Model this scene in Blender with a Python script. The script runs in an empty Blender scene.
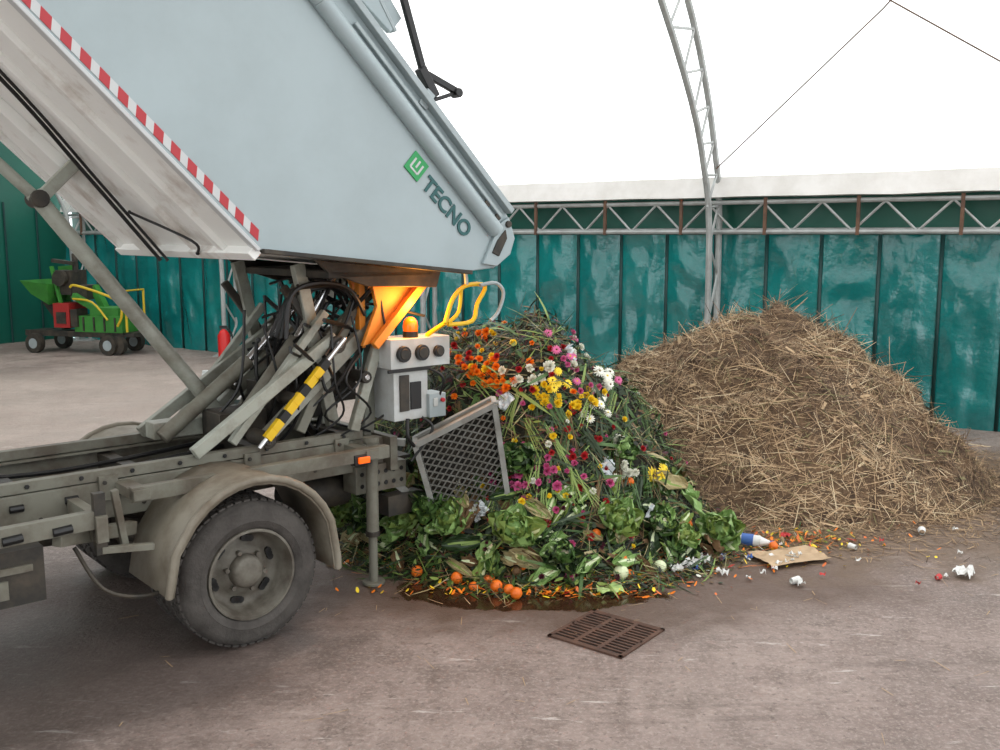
import bpy, math, random
from mathutils import Vector, Matrix, noise
random.seed(7)
S=bpy.context.scene
S.view_settings.view_transform='Standard'
COL=bpy.context.collection
V=Vector
# ---------------------------------------------------------------- materials
def lin(c):
    return tuple(((x/255)/12.92 if x/255<=.04045 else ((x/255+.055)/1.055)**2.4) for x in c)
def mat(name,rgb,rough=.6,metal=0.,rgb2=None,nscale=4.,amt=.6,bump=0.,bscale=30.,emit=0.,detail=6,lo=.4,hi=.65,spec=.5,coat=0.,bdist=.02):
    m=bpy.data.materials.new(name);m.use_nodes=True;nt=m.node_tree;b=nt.nodes['Principled BSDF']
    c=(*lin(rgb),1)
    b.inputs['Base Color'].default_value=c;b.inputs['Roughness'].default_value=rough;b.inputs['Metallic'].default_value=metal
    b.inputs['Specular IOR Level'].default_value=spec
    if coat: b.inputs['Coat Weight'].default_value=coat
    tc=nt.nodes.new('ShaderNodeTexCoord')
    if rgb2:
        n=nt.nodes.new('ShaderNodeTexNoise');n.inputs['Scale'].default_value=nscale;n.inputs['Detail'].default_value=detail;n.inputs['Roughness'].default_value=.65
        nt.links.new(tc.outputs['Object'],n.inputs['Vector'])
        r=nt.nodes.new('ShaderNodeMapRange');r.inputs[1].default_value=lo;r.inputs[2].default_value=hi;r.inputs[3].default_value=0;r.inputs[4].default_value=amt
        nt.links.new(n.outputs['Fac'],r.inputs[0])
        x=nt.nodes.new('ShaderNodeMix');x.data_type='RGBA';x.inputs[6].default_value=c;x.inputs[7].default_value=(*lin(rgb2),1)
        nt.links.new(r.outputs[0],x.inputs[0]);nt.links.new(x.outputs[2],b.inputs['Base Color'])
    if bump:
        n=nt.nodes.new('ShaderNodeTexNoise');n.inputs['Scale'].default_value=bscale;n.inputs['Detail'].default_value=5
        nt.links.new(tc.outputs['Object'],n.inputs['Vector'])
        k=nt.nodes.new('ShaderNodeBump');k.inputs['Strength'].default_value=bump;k.inputs['Distance'].default_value=bdist
        nt.links.new(n.outputs['Fac'],k.inputs['Height']);nt.links.new(k.outputs[0],b.inputs['Normal'])
    if emit:
        b.inputs['Emission Color'].default_value=c;b.inputs['Emission Strength'].default_value=emit
    return m
# ---------------------------------------------------------------- mesh builder
class MB:
    def __init__(s): s.v=[];s.f=[];s.m=[]
    def add(s,vs,fs,m=0):
        o=len(s.v);s.v+= [tuple(x) for x in vs]
        for f in fs: s.f.append([i+o for i in f]);s.m.append(m)
    def box(s,c,d,m=0,R=None):
        c=V(c);vs=[]
        for x in(-.5,.5):
            for y in(-.5,.5):
                for z in(-.5,.5):
                    p=V((x*d[0],y*d[1],z*d[2]))
                    if R: p=R@p
                    vs.append(c+p)
        s.add(vs,[(0,1,3,2),(4,6,7,5),(0,4,5,1),(2,3,7,6),(0,2,6,4),(1,5,7,3)],m)
    def frame(s,p0,p1,up=V((0,0,1))):
        p0=V(p0);p1=V(p1);d=(p1-p0);L=d.length;d.normalize()
        if abs(d.dot(up))>.98: up=V((0,1,0))
        a=d.cross(up).normalized();b=a.cross(d).normalized()
        return p0,p1,d,a,b,L
    def beam(s,p0,p1,w,h,m=0,up=V((0,0,1))):
        p0,p1,d,a,b,L=s.frame(p0,p1,up)
        vs=[p+a*(i*w/2)+b*(j*h/2) for p in(p0,p1) for i,j in((-1,-1),(1,-1),(1,1),(-1,1))]
        s.add(vs,[(0,1,2,3),(7,6,5,4),(0,4,5,1),(1,5,6,2),(2,6,7,3),(3,7,4,0)],m)
    def cyl(s,p0,p1,r,m=0,seg=14,r2=None,caps=True):
        p0,p1,d,a,b,L=s.frame(p0,p1);r2=r if r2 is None else r2
        vs=[]
        for p,q in((p0,r),(p1,r2)):
            for i in range(seg):
                t=2*math.pi*i/seg;vs.append(p+a*(math.cos(t)*q)+b*(math.sin(t)*q))
        fs=[(i,(i+1)%seg,seg+(i+1)%seg,seg+i) for i in range(seg)]
        if caps: fs+= [tuple(range(seg))[::-1],tuple(range(seg,2*seg))]
        s.add(vs,fs,m)
    def tube(s,pts,r,m=0,seg=8,smooth=0):
        pts=[V(p) for p in pts]
        if smooth:
            q=[]
            n=len(pts)
            for i in range(n-1):
                a=pts[max(i-1,0)];b=pts[i];c=pts[i+1];d=pts[min(i+2,n-1)]
                for k in range(smooth):
                    t=k/smooth
                    q.append(.5*((2*b)+(c-a)*t+(2*a-5*b+4*c-d)*t*t+(3*b-a-3*c+d)*t**3))
            q.append(pts[-1]);pts=q
        ref=V((.13,.2,.97)).normalized();vs=[]
        n=len(pts);A=None
        for i,p in enumerate(pts):
            d=(pts[min(i+1,n-1)]-pts[max(i-1,0)]).normalized()
            if A is None:
                A=d.cross(ref).normalized()
            else:
                A=(A-d*A.dot(d)).normalized()
            B=A.cross(d)
            for k in range(seg):
                t=2*math.pi*k/seg;vs.append(p+A*(math.cos(t)*r)+B*(math.sin(t)*r))
        fs=[(i*seg+k,i*seg+(k+1)%seg,(i+1)*seg+(k+1)%seg,(i+1)*seg+k) for i in range(n-1) for k in range(seg)]
        fs+=[tuple(range(seg)),tuple(range((n-1)*seg,n*seg))[::-1]]
        s.add(vs,fs,m)
    def prism(s,poly,y0,y1,m=0):
        n=len(poly);vs=[(x,y0,z) for x,z in poly]+[(x,y1,z) for x,z in poly]
        s.add(vs,[tuple(range(n)),tuple(range(n,2*n))[::-1]]+[(i,n+i,n+(i+1)%n,(i+1)%n) for i in range(n)],m)
    def rev(s,prof,c,m=0,seg=40,axis='y'):
        vs=[];n=len(prof)
        for i in range(seg):
            t=2*math.pi*i/seg
            for r,h in prof:
                if axis=='y': vs.append((c[0]+r*math.cos(t),c[1]+h,c[2]+r*math.sin(t)))
                else: vs.append((c[0]+r*math.cos(t),c[1]+r*math.sin(t),c[2]+h))
        fs=[(i*n+k,i*n+k+1,((i+1)%seg)*n+k+1,((i+1)%seg)*n+k) for i in range(seg) for k in range(n-1)]
        s.add(vs,fs,m)
    def ball(s,c,r,m=0,seg=10,rings=7,sq=(1,1,1)):
        c=V(c);vs=[c+V((0,0,r*sq[2]))]
        for j in range(1,rings):
            p=math.pi*j/rings
            for i in range(seg):
                t=2*math.pi*i/seg;vs.append(c+V((r*sq[0]*math.sin(p)*math.cos(t),r*sq[1]*math.sin(p)*math.sin(t),r*sq[2]*math.cos(p))))
        vs.append(c-V((0,0,r*sq[2])));e=len(vs)-1
        fs=[(0,1+i,1+(i+1)%seg) for i in range(seg)]
        for j in range(rings-2):
            o=1+j*seg
            fs+=[(o+i,o+seg+i,o+seg+(i+1)%seg,o+(i+1)%seg) for i in range(seg)]
        o=1+(rings-2)*seg
        fs+=[(o+i,e,o+(i+1)%seg) for i in range(seg)]
        s.add(vs,fs,m)
    def obj(s,name,mats,parent=None,smooth=True,ang=35,bevel=0,loc=None,rot=None):
        me=bpy.data.meshes.new(name);me.from_pydata(s.v,[],s.f);me.validate()
        for m in mats: me.materials.append(m)
        if len(me.polygons)==len(s.m): me.polygons.foreach_set('material_index',s.m)
        if smooth:
            me.shade_smooth();me.set_sharp_from_angle(angle=math.radians(ang))
        me.update()
        ob=bpy.data.objects.new(name,me);COL.objects.link(ob)
        if parent: ob.parent=parent
        if loc: ob.location=loc
        if rot: ob.rotation_euler=rot
        if bevel:
            b=ob.modifiers.new('bevel','BEVEL');b.width=bevel;b.segments=2;b.limit_method='ANGLE';b.angle_limit=math.radians(40)
        return ob
def empty(name,loc=(0,0,0),rz=0):
    e=bpy.data.objects.new(name,None);COL.objects.link(e);e.location=loc;e.rotation_euler=(0,0,rz);return e
# ---------------------------------------------------------------- camera
cd=bpy.data.cameras.new('camera');cam=bpy.data.objects.new('camera',cd);COL.objects.link(cam);S.camera=cam
cam.location=(0,0,2.0);cam.rotation_euler=(math.radians(90-8.2),0,0);cd.sensor_width=36;cd.lens=972/1000*36
cd.clip_end=200
# ---------------------------------------------------------------- world
w=bpy.data.worlds.new('world');S.world=w;w.use_nodes=True
bg=w.node_tree.nodes['Background'];bg.inputs[0].default_value=(.94,.97,1,1);bg.inputs[1].default_value=2.4
try: w.cycles.sampling_method='NONE'
except Exception: pass
# ---------------------------------------------------------------- hall shell
W0=V((5.15,9.8,0));E=V((-.824,.567,0)).normalized();IN=V((-.567,-.824,0)).normalized()
def W(a,s,z): return W0+E*a+IN*s+V((0,0,z))
WA,WB=-9.0,16.5
m_tarp=mat('green_tarpaulin',(14,124,122),.2,0,(6,92,92),1.3,.7,.45,4,spec=.95,bdist=.06)
m_tarp_d=mat('dark_green_tarpaulin',(8,92,76),.4,0,(5,78,66),.8,.6,.2,5)
m_steel=mat('galvanised_steel',(176,180,178),.45,.25,(140,140,138),6,.6)
m_fascia=mat('white_fascia',(236,234,230),.6,0,(206,202,194),2.5,.5)
m_rust=mat('rusty_steel',(112,84,66),.8,0,(70,55,48),9,.7)
m_strap=mat('strap_green',(8,54,52),.5)
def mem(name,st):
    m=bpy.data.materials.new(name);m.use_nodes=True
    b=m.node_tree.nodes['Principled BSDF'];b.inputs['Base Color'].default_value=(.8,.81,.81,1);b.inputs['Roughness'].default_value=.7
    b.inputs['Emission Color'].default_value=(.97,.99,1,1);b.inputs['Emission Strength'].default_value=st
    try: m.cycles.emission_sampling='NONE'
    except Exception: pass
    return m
m_mem=mem('glowing_roof_membrane',1.35);m_mem2=mem('glowing_roof_membrane_shaded',.85)  # daylight through the fabric put in as emission, dimmer on the shaded half

g=MB();nx=int((WB-WA)/.035);nz=40
def tarp_d(a,z):
    f=((a-.05)/.62)%1.0;pid=math.floor((a-.05)/.62)
    bul=.085*(math.sin(math.pi*f)**.6)*(.75+.35*noise.noise(V((pid*3.3,z*1.1,0))))
    rip=.045*noise.noise(V((a*5.0,z*.9,pid*3.1)))+.018*noise.noise(V((a*9,z*4,pid*7)))
    am=.45+1.8*abs(noise.noise(V((pid*2.7,z*.9,5))))
    sag=.018*am*math.sin(z*(9+3*noise.noise(V((pid*1.3,0,2))))+noise.noise(V((pid*1.7,z*1.3,a*1.8)))*6+pid*1.7)
    return bul+(rip+sag)*min(1,3*f,3*(1-f))
for i in range(nx+1):
    a=WA+(WB-WA)*i/nx
    for j in range(nz+1):
        z=2.0*j/nz
        g.v.append(tuple(W(a,tarp_d(a,z),z)))
for i in range(nx):
    for j in range(nz):
        o=i*(nz+1)+j;g.f.append((o,o+1,o+nz+2,o+nz+1));g.m.append(0)
g.add([W(WA,-.12,1.9),W(WB,-.12,1.9),W(WB,-.12,2.44),W(WA,-.12,2.44)],[(0,1,2,3)],1)
k=math.ceil((WA-.05)/.62)
while .05+k*.62<WB:
    a=.05+k*.62;g.beam(W(a,.02,0),W(a,.02,2.02),.035,.02,2,up=IN);k+=1
g.obj('wall_back',[m_tarp,m_tarp_d,m_strap],ang=180)
g=MB();WE=WB-.12
for z,r in((2.035,.028),(2.37,.026)):
    g.cyl(W(WA,.13,z),W(WE,.13,z),r,0,8)
g.cyl(W(WA,-.05,2.06),W(WE,-.05,2.06),.02,0,8)
a=WA;up=False;st=.33
while a<WE-st:
    g.cyl(W(a,.13,2.36 if up else 2.04),W(a+st,.13,2.04 if up else 2.36),.014,0,6);a+=st;up=not up
a=WA+.3
while a<WE:
    g.beam(W(a,.15,2.0),W(a,.15,2.42),.035,.03,1,up=IN);a+=1.02
g.obj('eaves_truss',[m_steel,m_rust])
g=MB()
n=60
for i in range(n):
    a0=WA+(WE-WA)*i/n;a1=WA+(WE-WA)*(i+1)/n
    d0=.015*noise.noise(V((a0*1.3,0,0)));d1=.015*noise.noise(V((a1*1.3,0,0)))
    g.add([W(a0,.2,2.43+d0),W(a1,.2,2.43+d1),W(a1,.13,2.66+d1*.5),W(a0,.13,2.66+d0*.5),W(a0,-.15,2.43+d0),W(a1,-.15,2.43+d1)],[(0,1,2,3),(0,4,5,1)],0)
g.obj('trim_1',[m_fascia])
OUT=[(.05,0),(.06,2.2),(.25,2.95),(.62,3.75),(1.2,4.55),(2.2,5.5),(3.6,6.4),(5.5,7.15),(8,7.5)]
INN=[(.32,0),(.34,2.0),(.55,2.75),(.94,3.43),(1.73,4.3),(2.7,5.15),(4,6.0),(5.8,6.75),(8,7.1)]
MEM=[(.02,2.66),(.2,3.02),(.56,3.85),(1.13,4.66),(2.14,5.62),(3.56,6.52),(5.47,7.27),(8,7.62)]
def mir(L): return L+[(16-x,z) for x,z in L[-2::-1]]
OUTm,INm,MEMm=mir(OUT),mir(INN),mir(MEM)
g=MB()
for i in range(len(MEMm)-1):
    (s0,z0),(s1,z1)=MEMm[i],MEMm[i+1]
    g.add([W(WA,s0,z0),W(WB,s0,z0),W(WB,s1,z1),W(WA,s1,z1)],[(0,1,2,3)],0 if i<len(MEMm)//2 else 1)
g.obj('ceiling',[m_mem,m_mem2],ang=60)
g=MB()
pts=[W(WB,s,z) for s,z in [(0,0)]+MEMm+[(16,0)]]
g.add(pts,[tuple(range(len(pts)))],0)
for i in range(1,26):
    g.cyl(W(WB-.03,i*.62,0),W(WB-.03,i*.62,2.6),.02,1,6)
g.obj('wall_left',[m_tarp_d,m_strap])
# front long wall: closed near the right end, open bay added opposite the truck to light the bin underside
g=MB()
g.add([W(WA,16,0),W(0,16,0),W(0,16,2.66),W(WA,16,2.66)],[(0,1,2,3)],0)
g.add([W(12.5,16,0),W(WB,16,0),W(WB,16,2.66),W(12.5,16,2.66)],[(0,1,2,3)],0)
g.cyl(W(0,15.95,2.6),W(12.5,15.95,2.6),.09,0,12)
g.obj('wall_front',[m_tarp_d])
def arch(a):
    g=MB()
    def samp(L,t):
        t=t*(len(L)-1);i=min(int(t),len(L)-2);f=t-i
        return L[i][0]*(1-f)+L[i+1][0]*f,L[i][1]*(1-f)+L[i+1][1]*f
    for L in(OUTm,INm):
        g.tube([W(a,s,z) for s,z in L],.038,0,8,smooth=3)
    n=68
    for i in range(n):
        A,Bc=(OUTm,INm) if i%2 else (INm,OUTm)
        p=samp(A,i/n);q=samp(Bc,(i+1)/n)
        g.cyl(W(a,*p),W(a,*q),.016,0,6)
    g.box(W(a,.18,.01),(.5,.5,.02),0)
    return g.obj('roof_arch_truss',[m_steel])
for a in(3.1,-1.15,7.35,11.6,15.85): arch(a)
g=MB()
g.tube([W(3.1,.2,2.75),W(1,1.6,4.0),W(-1.15,3.0,5.6)],.007,0,6)
g.tube([W(-1.15,.2,2.75),W(1,1.6,4.1),W(3.1,3.0,5.6)],.007,0,6)
g.obj('bracing_cable',[m_rust])
# floor
m=bpy.data.materials.new('dirty_concrete_floor');m.use_nodes=True;nt=m.node_tree;b=nt.nodes['Principled BSDF'];N=nt.nodes.new;Lk=nt.links.new
tc=N('ShaderNodeTexCoord')
def nz_(scale,det=6,ro=.6,vec=None):
    n=N('ShaderNodeTexNoise');n.inputs['Scale'].default_value=scale;n.inputs['Detail'].default_value=det;n.inputs['Roughness'].default_value=ro
    Lk(vec or tc.outputs['Object'],n.inputs['Vector']);return n.outputs['Fac']
def mr(x,a,b_,c=0,d=1):
    n=N('ShaderNodeMapRange');Lk(x,n.inputs[0]);n.inputs[1].default_value=a;n.inputs[2].default_value=b_;n.inputs[3].default_value=c;n.inputs[4].default_value=d;return n.outputs[0]
def mixc(f,c1,c2):
    n=N('ShaderNodeMix');n.data_type='RGBA'
    if hasattr(f,'node'): Lk(f,n.inputs[0])
    else: n.inputs[0].default_value=f
    for i,c in((6,c1),(7,c2)):
        if isinstance(c,tuple): n.inputs[i].default_value=(*lin(c),1)
        else: Lk(c,n.inputs[i])
    return n.outputs[2]
def math_(op,a,b_=None):
    n=N('ShaderNodeMath');n.operation=op
    for i,x in enumerate((a,b_)):
        if x is None: continue
        if hasattr(x,'node'): Lk(x,n.inputs[i])
        else: n.inputs[i].default_value=x
    return n.outputs[0]
c=mixc(mr(nz_(.6,6,.65),.4,.6),(164,147,139),(128,112,105))
c=mixc(mr(nz_(2.2,8,.7),.49,.64,0,.6),c,(96,82,74))
c=mixc(mr(nz_(9,8,.75),.47,.62,0,.5),c,(108,94,86))
c=mixc(mr(nz_(45,4,.75),.5,.64,0,.6),c,(182,167,159))
c=mixc(mr(nz_(24,4,.8),.56,.66,0,.6),c,(74,62,56))
def scr(rot,sx,th,sc,k=.75,w_=.05):
    mp=N('ShaderNodeMapping');mp.inputs['Rotation'].default_value=(0,0,rot);mp.inputs['Scale'].default_value=(1,sx,1);Lk(tc.outputs['Object'],mp.inputs['Vector'])
    return mr(nz_(sc,7,.75,mp.outputs[0]),th,th+w_,0,k)
c=mixc(scr(.9,6,.61,1.9),c,(214,206,200))
c=mixc(scr(-.5,8,.64,1.4),c,(206,197,191))
c=mixc(scr(.3,9,.57,.8,.4,.1),c,(88,76,69))
c=mixc(scr(-.75,10,.58,.5,.45,.1),c,(90,77,70))
def ell(cx,cy,rx,ry,rot=0,amp=.5,sc=3):
    mp=N('ShaderNodeMapping');mp.vector_type='TEXTURE';mp.inputs['Location'].default_value=(cx,cy,0);mp.inputs['Rotation'].default_value=(0,0,rot);mp.inputs['Scale'].default_value=(rx,ry,1)
    Lk(tc.outputs['Object'],mp.inputs['Vector'])
    l=N('ShaderNodeVectorMath');l.operation='LENGTH';Lk(mp.outputs[0],l.inputs[0])
    r=math_('ADD',l.outputs['Value'],math_('MULTIPLY',math_('SUBTRACT',nz_(sc,5),.5),amp))
    return r
far=mr(ell(-4.5,11.5,4.5,3.5,0,.5,1),.6,1.2,.45,0)
c=mixc(far,c,(184,168,156))
damp=mr(ell(.35,5.75,2.1,1.2,0,1.0,2.2),.72,1.05,.85,0)
c=mixc(damp,c,(90,70,58))
straw=mr(ell(2.6,7.6,2.6,2.1,.1,1.0,3),.8,1.1,.8,0)
c=mixc(straw,c,(108,88,70))
wet=mr(ell(.12,5.26,.98,.33,-.03,.8,2.6),.8,.87,1,0)
c=mixc(wet,c,(58,38,26))
truck_shade=mr(ell(-2.3,4.6,1.7,1.5,.7,.8,2),.7,1.1,.7,0)  # shade beneath the truck painted into the floor colour
c=mixc(truck_shade,c,(66,55,50))
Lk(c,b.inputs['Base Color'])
ro=mr(nz_(1.6,6),.35,.7,.42,.72)
rr=math_('MULTIPLY',ro,mr(wet,0,1,1,.14));Lk(rr,b.inputs['Roughness'])
b.inputs['Specular IOR Level'].default_value=.5
bp=N('ShaderNodeBump');bp.inputs['Distance'].default_value=.016
Lk(math_('MULTIPLY',mr(wet,0,1,1,.05),.65),bp.inputs['Strength']);Lk(math_('ADD',nz_(38,6,.7),math_('MULTIPLY',nz_(6,5),1.5)),bp.inputs['Height']);Lk(bp.outputs[0],b.inputs['Normal'])
m_floor=m
g=MB();g.add([(WA-9,-16,0),(WB+.0,-16,0),(WB+.0,19.0,0),(WA-9,19.0,0)],[(0,1,2,3)],0);g.obj('floor',[m_floor],smooth=False)
# ================================================================= TRUCK
m_bin=mat('bin_paint_pale_grey',(162,176,179),.36,0,(146,158,160),1.6,.5,spec=.5)
m_under=mat('bin_underside_dirty_white',(240,240,236),.5,0,(150,124,100),2.6,.75,.1,20,lo=.52,hi=.74)
m_trim=mat('bin_rim_grey',(162,173,175),.4,.1,(132,141,143),5,.5)
m_black=mat('black_rubber',(22,22,22),.45)
m_dark=mat('dark_greasy_steel',(48,46,42),.6,.2,(84,75,63),7,.7)
m_chas=mat('chassis_dusty_grey',(118,117,105),.6,.05,(82,72,60),5,.85)
m_arm=mat('lift_arm_grey',(160,163,152),.5,.05,(104,96,82),5,.7)
m_fend=mat('fender_dusty',(136,130,116),.6,0,(98,86,70),4,.85,.1,12)
m_tyre=mat('tyre_dusty',(80,76,72),.9,0,(54,50,47),7,.8,.3,60)
m_rim=mat('wheel_rim',(114,110,100),.6,.1,(72,64,55),8,.85)
m_red=mat('reflective_red',(176,34,44),.4)
m_white=mat('reflective_white',(196,198,198),.4)
m_yel=mat('yellow_paint',(228,186,24),.45)
m_or=mat('beacon_glow_tint',(240,150,50),.5,0,(200,120,50),6,.5)  # beacon's orange light put into the colour of the arms it falls on
m_box=mat('control_box_white',(192,196,195),.4,0,(155,154,146),5,.6)
m_green=mat('logo_green',(30,150,80),.4)
m_dkgreen=mat('lettering_green',(20,84,84),.4)
m_chrome=mat('chrome_rod',(200,200,200),.2,.9)
m_amber=mat('amber_lens',(235,96,16),.2,emit=.7)
m_mesh=mat('guard_grey',(150,151,146),.5,.1,(106,102,94),6,.6)
m_meshd=mat('guard_mesh',(112,112,106),.55,.1,(78,74,66),6,.6)
TH=math.radians(41)
T=empty('garbage_truck',(-1.24,4.49,0),TH)
BW=1.72
Bp=[(.14,1.93),(1.42,1.80),(1.60,1.815),(1.71,1.88),(1.745,1.98),(1.70,2.11),(.71,3.13),(-.45,4.22),(-1.7,3.72)]
g=MB()
g.prism(Bp,0,.035,0);g.prism(Bp,BW-.035,BW,0)
def plate(p,q,t,m,y0=.02,y1=BW-.02):
    dx,dz=q[0]-p[0],q[1]-p[1];l=math.hypot(dx,dz);nx_,nz_2=-dz/l*t,dx/l*t
    g.prism([p,q,(q[0]+nx_,q[1]+nz_2),(p[0]+nx_,p[1]+nz_2)],y0,y1,m)
plate((-1.7,3.72),(.14,1.93),.03,1)
plate((.14,1.93),(1.42,1.80),.03,1)
plate((1.42,1.80),(1.71,1.90),.03,1)
plate((-.45,4.22),(-1.7,3.72),.03,1)
g.obj('tipping_bin',[m_bin,m_under],T,bevel=.006)
g=MB()
g.cyl((.50,-.02,3.10),(1.60,-.02,2.02),.045,0,16)
g.cyl((-.5,-.02,4.08),(.50,-.02,3.10),.045,0,16)
g.beam((-.45,-.0,4.24),(1.70,-.0,2.13),.10,.035,1,up=V((.7,0,.7)))
g.beam((-.42,BW,4.24),(1.70,BW,2.13),.10,.035,1,up=V((.7,0,.7)))
g.beam((.68,-.03,3.02),(1.62,-.03,2.10),.03,.02,1,up=V((.7,0,.7)))
g.beam((.16,-.005,1.925),(1.42,-.005,1.795),.05,.022,2)
g.prism([(1.50,1.84),(1.60,1.825),(1.70,1.89),(1.735,1.98),(1.69,2.10),(1.62,2.06)],-.025,0,0)
g.prism([(1.56,1.90),(1.61,1.88),(1.67,1.98),(1.66,2.03),(1.60,1.97)],-.034,-.02,2)
for c_ in((1.60,2.10),(1.68,2.06),(1.52,2.17)):
    g.cyl((c_[0],-.04,c_[1]),(c_[0],-.02,c_[1]),.02,2,10)
g.beam((.14,0,1.93),(-1.7,0,3.72),.05,.02,3)
g.obj('bin_rim',[m_bin,m_trim,m_dark,m_white],T,bevel=.004)
g=MB()
dv=V((-1.84,0,1.79)).normalized();nn=V((-.70,0,-.72)).normalized()
def und(t,y,o=0): return V((.14,y,1.93))+dv*t+nn*o
for y in(.30,.62,1.68):
    g.beam(und(.02,y,.015),und(2.5,y,.015),.05,.035,0,up=nn)
g.beam(und(.02,1.2,.03),und(2.5,1.2,.03),.12,.06,0,up=nn)
g.beam(und(.0,.0,.02),und(.0,BW,.02),.05,.05,0,up=nn)
g.tube([und(0,1.0,.09),und(.6,.95,.04),und(1.2,.8,.03),und(2.4,.75,.03)],.011,1,6,smooth=6)
g.tube([und(0,.9,.09),und(.5,.9,.04),und(1.2,.72,.03),und(2.4,.66,.03)],.009,1,6,smooth=6)
g.tube([und(.02,.55,.05),und(.1,.5,.04),und(.3,.95,.03)],.008,1,6,smooth=6)
g.cyl((-.50,1.1,2.18),(-1.7,1.1,3.36),.03,2,12)
g.beam((-.30,1.1,2.37),(-.52,1.1,2.15),.05,.06,2);g.beam((-1.0,1.1,3.04),(-1.12,1.1,2.80),.05,.05,2)
g.obj('bin_underside_ribs',[m_under,m_black,m_arm],T,bevel=.004)
g=MB()
d=V((-1.0,0,.963)).normalized();pn=V((d.z,0,-d.x))
i=0;t=.01
while t<2.3:
    a=V((.15,-.004,1.965))+d*t;sk=d*.03
    ln=.056 if i%2==0 else .044
    q=[a,a+d*ln,a+d*ln+pn*.042+sk,a+pn*.042+sk]
    q2=[x+V((0,.003,0)) for x in q]
    g.add(q+q2,[(0,1,2,3),(7,6,5,4),(0,4,5,1),(1,5,6,2),(2,6,7,3),(3,7,4,0)],i%2);t+=ln;i+=1
g.obj('warning_stripes',[m_red,m_white],T,smooth=False)
def text(s,loc,size,m,name):
    cu=bpy.data.curves.new('t','FONT');cu.body=s;cu.size=size;cu.extrude=.002;cu.offset=.003
    o=bpy.data.objects.new('t',cu);COL.objects.link(o)
    bpy.context.view_layer.update()
    me=bpy.data.meshes.new_from_object(o.evaluated_get(bpy.context.evaluated_depsgraph_get()))
    bpy.data.objects.remove(o)
    me.materials.clear();me.materials.append(m)
    q=bpy.data.objects.new(name,me);COL.objects.link(q);q.parent=T;q.location=loc;q.rotation_euler=(math.radians(90),math.radians(43),0)
text('TECNO',(1.09,-.006,2.255),.118,m_dkgreen,'lettering')
g=MB()
c0=V((1.06,-.005,2.355));R=Matrix.Rotation(math.radians(43),3,'Y')
g.box(c0,(.115,.006,.115),0,R)
for dx,dz,ww,hh in((-.03,.0,.012,.06),(0,.012,.012,.045),(.03,0,.012,.06),(.0,-.03,.06,.011)):
    g.box(c0+R@V((dx,-.004,dz)),(ww,.004,hh),1,R)
g.obj('logo_badge',[m_green,m_white],T,bevel=.002)
g=MB()
g.beam((1.0,.02,3.22),(1.13,.02,2.84),.03,.035,0)
g.beam((.9,.02,3.52),(1.0,.02,3.22),.025,.03,0)
g.beam((1.11,.02,2.86),(1.20,.02,2.72),.05,.05,0)
g.beam((1.13,.02,2.84),(1.36,.02,2.76),.03,.035,0)
g.beam((1.18,.02,2.70),(1.36,.02,2.76),.02,.02,0)
g.beam((1.16,.02,2.74),(1.10,.02,2.66),.07,.06,1)
g.cyl((1.35,-.01,2.755),(1.35,.05,2.755),.025,0,10)
g.obj('lid_latch_arm',[m_black,m_trim],T,bevel=.004)
g=MB()
g.prism([(.74,3.18),(.95,3.02),(1.02,3.10),(.80,3.38),(.3,3.95),(.1,3.8)],.05,.09,0)
g.beam((.98,.07,3.03),(.78,.07,3.34),.05,.02,1)
g.obj('lid_panel',[m_bin,m_trim],T,bevel=.004)
# --- chassis
g=MB()
def rail(y,sgn,m):
    g.box((-.7,y,.74),(3.7,.012,.17),m)
    for z in(.655,.825): g.box((-.7,y+sgn*.03,z),(3.7,.07,.012),m)
rail(.47,1,0);rail(1.25,-1,0)
for y in(.49,1.23): g.box((-.75,y,.862),(3.5,.05,.05),0)
for x in(-2.2,-1.5,-.8,-.2,.5,1.1): g.box((x,.86,.74),(.07,.78,.13),2)
for i in range(14):
    x=-2.3+i*.24
    g.cyl((x-.03,.46,.77),(x+.03,.46,.77),.018,1,8)
    g.cyl((x+.1,.462,.70),(x+.1,.458,.70),.012,2,8)
    g.cyl((x+.05,.462,.865),(x+.05,.455,.865),.012,1,6)
for x in(-1.9,-1.2,-.45,.3,.85):
    g.box((x,.455,.80),(.09,.02,.12),0);g.cyl((x-.02,.45,.83),(x-.02,.435,.83),.011,2,6);g.cyl((x+.02,.45,.77),(x+.02,.435,.77),.011,2,6)
g.box((1.16,.86,.74),(.05,.95,.2),0)
g.box((1.10,.50,.60),(.35,.14,.16),0)
for r_ in range(2):
    for i in range(6): g.cyl((.965+i*.055,.43,.565+r_*.07),(.965+i*.055,.425,.565+r_*.07),.014,1,8)
g.box((1.25,.45,.42),(.25,.1,.12),2)
g.beam((-.42,.25,.80),(1.02,.25,.80),.05,.07,0)
g.box((-.38,.36,.80),(.08,.3,.05),0);g.box((.9,.36,.80),(.08,.3,.05),0)
g.beam((-2.3,.10,.74),(-.62,.10,.76),.05,.08,0)
for i in range(5): g.cyl((-1.62+i*.2,.075,.74),(-1.54+i*.2,.075,.745),.02,1,8)
g.beam((-.80,.10,.70),(-.40,.30,.63),.05,.06,0);g.box((-.62,.25,.72),(.05,.4,.12),0)
g.box((-1.1,.28,.70),(.05,.4,.08),0);g.box((-1.7,.28,.70),(.05,.4,.08),0)
g.beam((-.62,.09,.88),(-.62,.09,.60),.05,.04,2);g.beam((-.55,.09,.88),(-.50,.12,.58),.03,.03,0)
g.beam((-.62,.08,.62),(-.40,.05,.60),.03,.03,0)
g.obj('chassis_frame',[m_chas,m_black,m_dark],T,bevel=.004)
g=MB()
g.box((-1.35,.30,.56),(1.0,.36,.24),0);g.box((-1.35,.115,.60),(.9,.02,.03),1);g.box((-1.1,.115,.52),(.2,.02,.08),1)
g.cyl((-1.2,.8,.55),(-.4,.8,.5),.05,0,12)
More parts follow.
